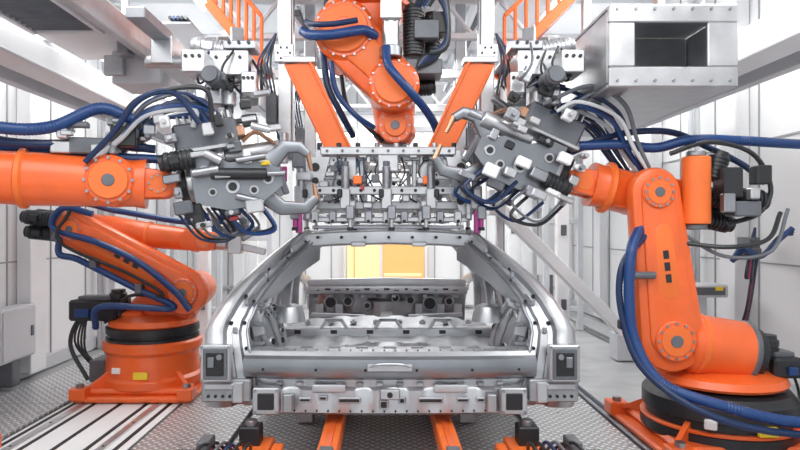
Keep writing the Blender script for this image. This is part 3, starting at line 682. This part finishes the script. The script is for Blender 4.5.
o.motor(O(.20,2.34,-.2),(0,0,1),.07,.34); o.motor(O(.33,2.38,-.12),(0,0,1),.06,.28); o.box(O(.28,2.50,-.25),(.16,.10,.12),GRY); o.box(O(.37,2.56,-.2),(.10,.1,.14),BLK); o.box(O(.27,2.28,-.12),(.24,.2,.10),GRY); o.motor(O(.16,2.18,.0),(1,0,.1),.06,.2)
for k in range(6): o.tube([O(.20+.02*k,2.66,-.25),O(.30+.02*k,2.76,-.30),O(.42,2.55-.03*k,-.28),O(.36-.02*k,2.34,-.25),O(.22,2.26,-.25)],.010,[BLK,NAVY,BLK,BLU,GRY,BLK][k])
o.tube([O(-.52,2.50,-.25),O(-.46,2.44,-.36),O(-.34,2.42,-.42),O(-.20,2.44,-.42),O(-.12,2.47,-.36),O(-.05,2.46,-.28)],.032,BLU,seg=12,ribbed=True)
o.tube([O(-.50,2.56,-.25),O(-.43,2.50,-.38),O(-.30,2.49,-.42),O(-.16,2.52,-.40)],.018,NAVY,seg=10)
o.tube([O(.02,2.36,-.38),O(.03,2.24,-.42),O(.10,2.14,-.44),O(.20,2.04,-.40),O(.30,1.94,-.3),O(.36,1.84,-.2),O(.36,1.74,-.1)],.028,BLU,seg=12,ribbed=True)
o.tube([O(-.40,2.42,-.2),O(-.36,2.15,-.25),O(-.28,1.98,-.22),O(-.2,1.84,-.1)],.022,NAVY,seg=10); o.tube([O(-.34,2.30,-.25),O(-.30,2.10,-.28),O(-.18,1.95,-.28),O(-.06,1.88,-.2)],.018,BLU,seg=10); o.tube([O(-.28,2.25,-.1),O(-.24,2.05,-.1),O(-.1,1.9,-.1),O(0,1.80,-.1)],.016,BLK)
o.box(O(.10,2.03,-.145),(.05,.02,.03),YEL); o.box(O(.02,2.00,-.145),(.05,.02,.03),LBL)
o.done()

# ------------------------------------------------------------ roof gripper frame
o=Obj('roof_gripper_frame'); o.M=Matrix.Translation((.02,0,0))
z1=1.66; z2=1.36
o.box((.05,4.10,1.695),(.30,.36,.03),ALU); 
for y in(3.65,4.45):
    o.beam((-.40,y,z1-.004),(.42,y,z1-.004),.06,.06,ALU)
    o.beam((-.50,y,z2-.003),(.52,y,z2-.003),.05,.05,ALU)
    for sg in(-1,1):
        o.beam((.01+sg*.34,y,z1),(.01+sg*.50,y,z2),.035,.035,ALU); o.beam((.01+sg*.16,y,z1),(.01+sg*.16,y,z2),.03,.03,ALU); o.beam((.01+sg*.16,y,z1),(.01+sg*.33,y,z2),.025,.025,STEEL)
for x in(-.40,-.14,.16,.42): o.beam((x,3.55,z1),(x,4.55,z1),.05,.05,ALU)
for x in(-.50,-.2,.22,.52): o.beam((x,3.5,z2),(x,4.6,z2),.04,.04,ALU)
# broad face beams and side plates
o.box((.01,3.53,1.44),(.86,.035,.05),ALU); o.box((.01,3.56,1.675),(.80,.05,.05),ALU)
for k in range(11): o.cyl((-.39+.08*k,3.514,1.44),(-.39+.08*k,3.506,1.44),.010,DARK,seg=10); 
for k in range(9): o.cyl((-.35+.09*k,3.536,1.675),(-.35+.09*k,3.528,1.675),.009,GRY,seg=10)
for sg in(-1,1):
    x=.01+sg*.40
    o.prism([(x-.055,3.55,1.64),(x+.055,3.55,1.64),(x+sg*.08+.045,3.55,1.30),(x+sg*.08-.055,3.55,1.30)],(0,.016,0),ALU)
    for z,r_ in((1.58,.026),(1.50,.02),(1.38,.024)): o.cyl((x+sg*.03,3.548,z),(x+sg*.03,3.542,z),r_,DARK,seg=16)
for x in(-.28,.30):
    o.box((x,3.60,1.58),(.20,.02,.14),ALU); o.cyl((x,3.592,1.59),(x,3.585,1.59),.035,GRY); o.bolts((x,3.59,1.59),(0,-1,0),.05,8,.007,BLK)
    o.prism([(x-.10,3.595,1.52),(x+.10,3.595,1.52),(x+.05,3.595,1.40),(x-.05,3.595,1.40)],(0,.014,0),STEEL); o.cyl((x,3.592,1.49),(x,3.586,1.49),.018,DARK)
o.box((.01,3.53,1.60),(.12,.05,.10),ALU); o.cyl((.01,3.53,1.55),(.01,3.53,1.34),.022,STEEL)
def clamp(x,y,z,sg,pk):
    o.box((x,y,z+.03),(.06,.06,.12),ALU); o.cyl((x,y,z+.08),(x,y,z+.22),.024,STEEL); o.cyl((x,y,z+.2),(x,y,z+.25),.020,PNK if pk else GRY); o.box((x+sg*.03,y-.03,z-.05),(.05,.04,.08),STEEL); o.cyl((x+sg*.03,y-.03,z-.08),(x+sg*.03,y-.03,z-.14),.012,PNK if pk else ALU); o.cyl((x+sg*.03,y-.03,z-.135),(x+sg*.03,y-.03,z-.155),.018,BLK); o.box((x-sg*.03,y-.035,z+.06),(.03,.03,.05),random.choice((BLK,GRY,STEEL,GRY)))
for y in(3.5,4.05,4.6):
    for x,sg in((-.50,-1),(-.24,1),(0.0,1),(.26,-1),(.52,1)): clamp(x,y,z2,sg,abs(x)>.4 and y<4)
for y in(3.55,4.5):
    o.beam((-.46,y,1.27),(.48,y,1.27),.035,.03,ALU); o.beam((-.44,y+.02,1.225),(.46,y+.02,1.225),.025,.02,STEEL)
    for k in range(9): o.box((-.42+.105*k,y-.022,1.285),(.045,.03,.07),STEEL if k%2 else ALU); o.cyl((-.42+.105*k,y-.03,1.26),(-.42+.105*k,y-.045,1.26),.010,DARK,seg=10)
for sg in(-1,1):
    x=.01+sg*.47; o.beam((x,3.5,1.29),(x,4.6,1.29),.03,.04,ALU); o.beam((x,3.52,1.27),(x,3.52,1.40),.03,.03,ALU)
    o.cyl((x+sg*.05,3.50,1.66),(x+sg*.05,3.50,1.20),.016,STEEL); o.cyl((x+sg*.05,3.50,1.32),(x+sg*.05,3.50,1.19),.020,PNK); o.box((x+sg*.05,3.5,1.42),(.05,.05,.09),ALU); o.box((x+sg*.05,3.5,1.62),(.07,.07,.10),GRY)
    o.box((x+sg*.02,3.5,1.52),(.09,.07,.05),ALU)
for k in range(14):
    x=random.uniform(-.40,.40); m=random.choice((BLK,BLK,NAVY,GRY)); y=random.choice((3.56,3.58,4.4))
    o.tube([(x,y,1.64),(x+random.uniform(-.06,.06),y-.03,1.55),(x+random.uniform(-.1,.1),y-.02,1.45),(x+random.uniform(-.12,.12),y,1.37)],.005,m,seg=6)
for k in range(30):
    x=random.uniform(-.45,.45); o.box((x,random.uniform(3.53,3.6),random.uniform(1.34,1.66)),(random.uniform(.02,.06),.04,random.uniform(.02,.05)),random.choice((BLK,ALU,STEEL,GRY,ALU,ALU)))
for x in(-.17,.24): o.box((x,3.51,1.50),(.05,.03,.05),ORG2); o.box((x+.03,3.505,1.455),(.02,.03,.03),REDH)
for k in range(8): o.cyl((-.40+.115*k,3.6,1.685),(-.40+.115*k,3.6,1.73),.015,random.choice((BLK,STEEL,ALU)))
for sg in(-1,1):
    cx=.02
    pts=[(cx+sg*.22,3.75,1.68),(cx+sg*.39,3.75,1.68),(cx+sg*.66,3.75,2.24),(cx+sg*.48,3.75,2.26)]
    o.prism([V(p) for p in pts],(0,.07,0),ORG2); a=V((cx+sg*.305,3.742,1.69)); b=V((cx+sg*.568,3.742,2.24))
    d=(b-a).normalized(); n=V((d.z,0,-d.x))
    for s_ in(-1,1): o.beam(a+n*s_*.070,b+n*s_*.070,.014,.02,ORG2,up=(0,1,0))
    o.box((cx+sg*.30,3.78,1.695),(.20,.12,.03),STEEL); o.box((cx+sg*.565,3.79,2.27),(.20,.12,.04),ALU)
o.done()

# ------------------------------------------------------------ overhead structure
for sg in(-1,1):
    o=Obj('gantry_rail'); X=sg*1.0
    o.box((X,6.6,2.42),(.16,4.2,.20),ALU); o.box((X,6.6,2.31),(.22,4.2,.02),WHT2); o.box((X-sg*.09,6.6,2.36),(.03,4.2,.05),STEEL)
    o.ibeam((sg*1.30,4.7,2.62),(sg*1.30,8.9,2.62),.16,.22,WHT2)
    for y in(5.3,6.8,8.2): o.box((sg*.84,y,2.57),(.95,.10,.08),ALU)
    o.done()
    for (y,z0) in((3.98,1.60),(5.3,1.5)):
        o=Obj('tool_lift_column')
        x=sg*.665+.02; o.box((x,y,2.62),(.09,.09,1.9),ALU); o.box((x-sg*.05,y,2.2),(.010,.06,1.2),STEEL); o.cyl((x,y,1.82),(x,y,z0+.08),.03,STEEL); o.box((x,y,1.72),(.12,.11,.10),GRY); o.cyl((x,y-.07,1.62),(x,y-.07,1.52),.02,PNK); o.cyl((x,y-.07,1.84),(x,y-.07,1.64),.028,ALU)
        o.box((x+sg*.085,y-.02,2.0),(.07,.10,.2),GRY); o.box((x,y-.06,2.36),(.13,.03,.12),ALU); o.bolts((x,y-.075,2.36),(0,-1,0),.04,6,.008,BLK)
        for k in range(5): o.tube([(x+sg*.06,y-.03,2.5),(x+sg*(.09+.02*k),y-.06,2.3),(x+sg*(.06+.02*k),y-.06,2.1),(x+sg*.05,y-.05,1.85),(x,y-.06,1.7)],.007,[BLK,NAVY,GRY,BLK,BLU][k],seg=6)
        o.done()
    o=Obj('carriage_drive_unit')
    for (x,y,z,w,d_,h,m) in((.86,3.45,2.14,.22,.24,.14,ALU),(1.0,3.25,2.10,.12,.2,.12,ALU),(.80,3.7,2.03,.12,.2,.16,ALU),(.96,3.75,2.25,.26,.3,.06,STEEL),(.98,3.6,2.02,.14,.12,.10,GRY),(.74,3.35,2.02,.08,.12,.12,ALU),(.80,3.4,2.24,.18,.14,.05,STEEL),(.92,3.3,1.95,.08,.10,.12,STEEL)):
        o.box((sg*x,y,z),(w,d_,h),m)
        for k in range(3): o.cyl((sg*(x-w*.3+w*.3*k),y-d_/2,z+h*.2),(sg*(x-w*.3+w*.3*k),y-d_/2-.008,z+h*.2),.010,BLK,seg=8)
    o.motor((sg*.90,3.30,2.02),(0,-1,0),.05,.2,GRY); o.motor((sg*.98,3.45,2.02),(0,0,-1),.042,.12,ALU); o.cyl((sg*.78,3.4,2.24),(sg*.78,3.4,1.95),.028,STEEL); o.motor((sg*.86,3.40,2.22),(sg,0,.15),.055,.22,ALU)
    o.cyl((sg*.86,3.35,1.98),(sg*.86,3.35,1.90),.04,ALU); o.cyl((sg*.86,3.35,1.91),(sg*.86,3.35,1.86),.025,BLK)
    o.beam((sg*.9,3.72,2.3),(sg*.95,3.9,2.5),.08,.06,ALU)
    for k in range(12):
        x0=random.uniform(.72,1.02); y0=random.uniform(3.15,3.6)
        o.tube([(sg*x0,y0,2.2),(sg*(x0+random.uniform(-.08,.06)),y0-.05,2.08),(sg*(x0+random.uniform(-.08,.06)),y0-.03,1.96+random.uniform(0,.08)),(sg*(x0+random.uniform(-.1,.05)),y0+.1,2.1)],.007,random.choice((BLK,NAVY,BLK,GRY,GRY)),seg=6)
    o.done()
    o=Obj('mezzanine_frame')
    o.box((sg*2.10,5.2,2.26),(.10,7.2,.16),WHT); o.box((sg*2.11,5.2,2.17),(.20,7.2,.02),WHT); o.box((sg*2.45,5.2,2.22),(.08,7.2,.10),WHT2)
    o.box((sg*2.28,5.2,2.36),(.42,7.2,.02),WHT2)
    for y in(2.6,3.7,4.8,5.9,7.0,8.1): o.box((sg*2.36,y,2.41),(.78,.07,.08),WHT)
    for y in(5.5,6.9): o.beam((sg*2.1,y,2.34),(sg*2.7,y,3.2),.06,.06,WHT)
    o.done()
o=Obj('ceiling_truss')
for y in(3.4,4.9,6.3,7.7): o.box((0,y,3.16),(2.7,.14,.18),WHT2)
for x in(-.45,.45): o.box((x,5.4,3.33),(.12,6.2,.14),WHT2)
o.box((-.05,4.15,3.075),(1.0,.9,.05),ALU)
for y in(4.9,6.3,7.7):
    for k in range(6): o.beam((-1.3+.45*k,y,3.08),(-1.07+.45*k,y,2.80),.03,.03,WHT2); o.beam((-1.07+.45*k,y,2.80),(-.85+.45*k,y,3.08),.03,.03,WHT2)
    o.box((0,y,2.78),(2.6,.06,.05),WHT2)
for x in(-.7,-.2,.3,.8): o.box((x,6.3,2.98),(.05,2.8,.05),GRY)
o.done()
o=Obj('cable_tray')
for k in range(5): o.tube([(-1.60+.03*k,4.5,2.80),(-1.60+.03*k,5,2.78),(-1.60+.02*k,6,2.80),(-1.58,8.5,2.79)],.014,[BLK,BLU,NAVY,BLK,GRY][k])
o.box((-1.55,6.5,2.76),(.22,4.0,.015),WHT2)
o.done()
for sg in(-1,1):
    for y in(5.7,7.9):
        o=Obj('steel_column'); o.box((sg*1.70,y,1.34),(.11,.11,2.68),WHT); o.box((sg*1.70,y,.03),(.22,.22,.03),WHT2)
        for z in(.5,1.2,1.9): o.box((sg*1.70,y-.06,z),(.05,.02,.10),GRY)
        o.done()

o=Obj('ventilation_duct')
x0,x1,z0,z1_,y0,y1=1.12,1.76,1.92,2.33,3.0,4.6
t=.02
o.box(((x0+x1)/2,(y0+y1)/2,z0+.01),(x1-x0,y1-y0,t),ALU); o.box(((x0+x1)/2,(y0+y1)/2,z1_-.01),(x1-x0,y1-y0,t),ALU)
o.box((x0+.01,(y0+y1)/2,(z0+z1_)/2),(t,y1-y0,z1_-z0-.05),ALU); o.box((x1-.01,(y0+y1)/2,(z0+z1_)/2),(t,y1-y0,z1_-z0-.05),ALU)
o.box(((x0+x1)/2,y0-.015,z0+.05),(x1-x0,.03,.10),ALU); o.box(((x0+x1)/2,y0-.015,z1_-.045),(x1-x0,.03,.09),ALU)
o.box((x0+.065,y0-.015,(z0+z1_)/2+.005),(.13,.03,z1_-z0-.19),ALU); o.box((x1-.075,y0-.015,(z0+z1_)/2+.005),(.15,.03,z1_-z0-.19),ALU)
o.box(((x0+x1)/2,y0+.45,(z0+z1_)/2),(x1-x0-.05,.02,z1_-z0-.05),ALU)
o.box(((x0+x1)/2,y0+.25,z0+.04),(x1-x0-.06,.03,.03),STEEL); o.box((x0+.2,y0+.3,(z0+z1_)/2),(.03,.03,z1_-z0-.05),STEEL)
for k in range(7):
    o.cyl((x0+.04+k*.093,y0-.028,z0+.03),(x0+.04+k*.093,y0-.038,z0+.03),.008,STEEL,seg=6); o.cyl((x0+.04+k*.093,y0-.028,z1_-.025),(x0+.04+k*.093,y0-.038,z1_-.025),.008,STEEL,seg=6)
o.box((1.44,3.7,2.37),(.2,.2,.10),ALU); o.beam((x0+.1,3.6,2.3),(x0+.1,3.6,3.5),.05,.05,ALU); o.beam((x1-.1,3.6,2.3),(x1-.1,3.6,3.5),.05,.05,ALU)
o.done()
o=Obj('ventilation_grille')
o.box((-1.70,3.15,2.35),(.56,1.6,.05),WHT)
for k in range(12): o.box((-1.76,2.75+.05*k,2.318),(.34,.016,.02),GRY,rot=(25,0,0))
for x in(-1.95,-1.57): o.box((x,3.02,2.315),(.03,.68,.03),WHT)
for y in(2.68,3.36): o.box((-1.76,y,2.315),(.35,.03,.03),WHT)
o.box((-1.40,3.2,2.29),(.05,1.6,.14),ALU); o.box((-1.50,3.80,2.20),(.30,.3,.20),WHT2); o.box((-1.24,3.6,2.22),(.12,.5,.16),ALU); o.cyl((-1.34,3.4,2.16),(-1.10,3.4,2.16),.035,ALU)
o.box((-1.24,3.2,2.30),(.10,.4,.06),STEEL); o.cyl((-1.50,3.5,2.22),(-1.50,3.5,2.32),.05,STEEL); o.box((-1.62,3.62,2.20),(.12,.04,.12),ALU)
for x in(-1.9,-1.5): o.beam((x,3.5,2.36),(x,3.5,3.5),.04,.04,WHT2)
o.done()

def stair(name,p,q,h=.34,n=7,w=.03):
    o=Obj(name); p,q=V(p),V(q); up=V((0,0,h))
    o.beam(p,q,.04,.07,ORG2); o.beam(p+up,q+up,w,w,ORG2)
    for k in range(n+1):
        a=p.lerp(q,k/n); o.beam(a,a+up,w*.8,w*.8,ORG2)
    off=V((0,.36,0)); o.beam(p+off,q+off,.04,.07,ORG2)
    for k in range(n*2): a=p.lerp(q,(k+.5)/(n*2)); o.box(a+V((0,.18,0)),(.09,.32,.015),STEEL)
    o.done()
stair('access_stair',(.86,4.25,2.38),(1.40,4.25,2.92)); stair('access_stair',(-.86,4.25,2.38),(-1.24,4.25,2.82))
o=Obj('diagonal_brace')
o.beam((.98,5.2,1.42),(2.25,5.6,.25),.07,.11,WHT); o.box((2.25,5.6,.12),(.2,.2,.24),WHT2); o.box((.98,5.2,1.44),(.14,.14,.22),WHT2)
o.beam((1.02,5.26,0.021),(1.02,5.26,1.36),.06,.06,WHT2)
o.done()
o=Obj('wall_sign'); o.box((2.42,8.6,.72),(.42,.02,.34),LBL); o.box((2.34,8.585,.74),(.03,.01,.15),BLK,bv=0); o.box((2.37,8.585,.675),(.09,.01,.03),BLK,bv=0); o.box((2.50,8.585,.70),(.03,.01,.07),BLK,bv=0); o.beam((2.42,8.63,0),(2.42,8.63,.85),.04,.04,GRY); o.done()
o=Obj('machine_guard_frame')
for x in(-2.5,-1.95,-1.35): o.box((x,7.15,1.05),(.06,.06,2.1),WHT2)
for z in(.25,1.1,2.0): o.box((-1.92,7.15,z),(1.1,.05,.06),WHT2)
o.done()
o=Obj('machine_guard_frame')
for x in(1.42,1.95,2.36): o.box((x,7.2,1.05),(.07,.06,2.1),GRY if x==1.42 else WHT2)
for z in(.25,1.3,2.05): o.box((1.9,7.2,z),(.9,.05,.06),WHT2)
o.done()
o=Obj('electrical_cabinet'); o.box((-2.83,4.55,.42),(.14,.44,.40),WHT2,bv=.01); o.box((-2.755,4.55,.42),(.01,.40,.36),WHT2); o.box((-2.745,4.70,.42),(.01,.03,.08),GRY); o.box((-2.83,4.55,.12),(.1,.1,.2),GRY); o.done()
o=Obj('electrical_cabinet'); o.box((2.52,4.75,.73),(.32,.2,.10),WHT2,bv=.01); o.box((2.52,4.645,.73),(.26,.01,.06),GRY); o.box((2.52,4.75,.35),(.06,.06,.66),WHT2); o.box((2.60,4.64,.75),(.06,.012,.03),YEL); o.done()
o=Obj('valve_terminal'); o.box((2.60,3.45,.47),(.26,.2,.07),WHT2); o.box((2.60,3.45,.40),(.30,.24,.06),ALU); o.box((2.54,3.34,.48),(.1,.01,.04),BLU); o.box((2.64,3.45,.19),(.12,.12,.36),GRY)
for k in range(6): o.cyl((2.51+.035*k,3.35,.40),(2.51+.035*k,3.32,.40),.010,BLK,seg=8)
o.done()
o=Obj('cable_bundle')
for k in range(9):
    m=[BLK,BLK,REDH,PNK,NAVY,BLK,GRY,BLK,NAVY][k]; a=.012*k
    o.tube([(2.76,4.45,1.10+.015*k),(2.70-a*.4,4.38,1.12-a),(2.62+a*.5,4.3,1.00+a*.3),(2.60+a*.6,4.3,.86),(2.68+a*.4,4.35,.95+a),(2.64+a*.3,4.35,.66+a*.5),(2.62+a*.3,4.4,.42),(2.68,4.45,.04)],.010,m)
for k in range(3): o.tube([(2.80,4.1,1.22-.02*k),(2.72,4.12,1.14+.01*k),(2.64,4.2,1.02),(2.55,4.25,1.08-.03*k),(2.50,4.3,.98)],.020-.004*k,[BLU,NAVY,BLK][k],ribbed=k==0)
o.box((2.66,4.32,1.04),(.09,.08,.07),GRY); o.box((2.74,4.5,1.10),(.06,.2,.10),GRY)
o.done()
o=Obj('wall_pipe')
for x in(-2.88,-2.82): o.cyl((x,6.1,0),(x,6.1,3.4),.025,WHT2)
o.done()
o=Obj('wall_pipe')
for x in(2.88,2.82): o.cyl((x,5.5,0),(x,5.5,3.4),.025,WHT2)
o.done()

# ------------------------------------------------------------ lamps
def lamp(x,y,z,L,ax='Y'):
    o=Obj('fluorescent_lamp')
    sz=(.16,L,.05) if ax=='Y' else (L,.16,.05); o.box((x,y,z+.04),sz,WHT)
    for k in(-.04,.04):
        if ax=='Y': o.cyl((x+k,y-L/2+.03,z),(x+k,y+L/2-.03,z),.016,LAMP,seg=12)
        else: o.cyl((x-L/2+.03,y+k,z),(x+L/2-.03,y+k,z),.016,LAMP,seg=12)
    for s_ in(-.4,.4): o.beam((x,y+(s_*L if ax=='Y' else 0),z+.06),(x,y+(s_*L if ax=='Y' else 0),z+.25),.02,.02,WHT2)
    o.done()
for x in(-2.5,2.5):
    for y in(3.2,5.2,7.4): lamp(x,y,2.75,1.3)
for y in(3.0,5.0,7.0): lamp(-1.65,y,3.28,1.4); lamp(1.65,y,3.28,1.4)
for x in(-1.5,0,1.5): lamp(x,8.9,2.6,1.2,'X')
def area(n,loc,sx,sy,e,rot=(0,0,0),c=(1,.99,.97)):
    l=bpy.data.lights.new(n,'AREA'); l.shape='RECTANGLE'; l.size=sx; l.size_y=sy; l.energy=e; l.color=c
    ob=bpy.data.objects.new(n,l); ob.location=loc; ob.rotation_euler=[R(a) for a in rot]; scene.collection.objects.link(ob)
area('ceiling_light',(0,1.0,3.4),4.5,3.0,190,(18,0,0))
area('ceiling_light',(-1.9,4.8,3.15),.8,5,95,(0,-8,0)); area('ceiling_light',(1.9,4.8,3.15),.8,5,95,(0,8,0))
area('ceiling_light',(0,7.8,3.1),4.5,1.6,135)
area('ceiling_light',(0,5.6,2.7),1.2,2.0,40)
area('added_ceiling_fill',(-2.4,5.2,2.9),.5,5,8,(180,0,0)); area('added_ceiling_fill',(2.4,5.2,2.9),.5,5,8,(180,0,0))  # added fill lights aimed upward to whiten the ceiling, not fixtures of the hall
w=bpy.data.worlds.new('world'); scene.world=w; w.use_nodes=True; w.node_tree.nodes['Background'].inputs[0].default_value=(.95,.97,1,1); w.node_tree.nodes['Background'].inputs[1].default_value=1.2

cam=bpy.data.cameras.new('camera'); co=bpy.data.objects.new('camera',cam); scene.collection.objects.link(co)
co.location=(0,0,1.22); co.rotation_euler=(R(90),0,0); cam.lens=27; cam.sensor_width=36; cam.shift_x=17/800; cam.shift_y=3/800; cam.clip_start=.05
scene.camera=co
scene.view_settings.view_transform='Standard'; scene.view_settings.exposure=0; scene.view_settings.look='None'
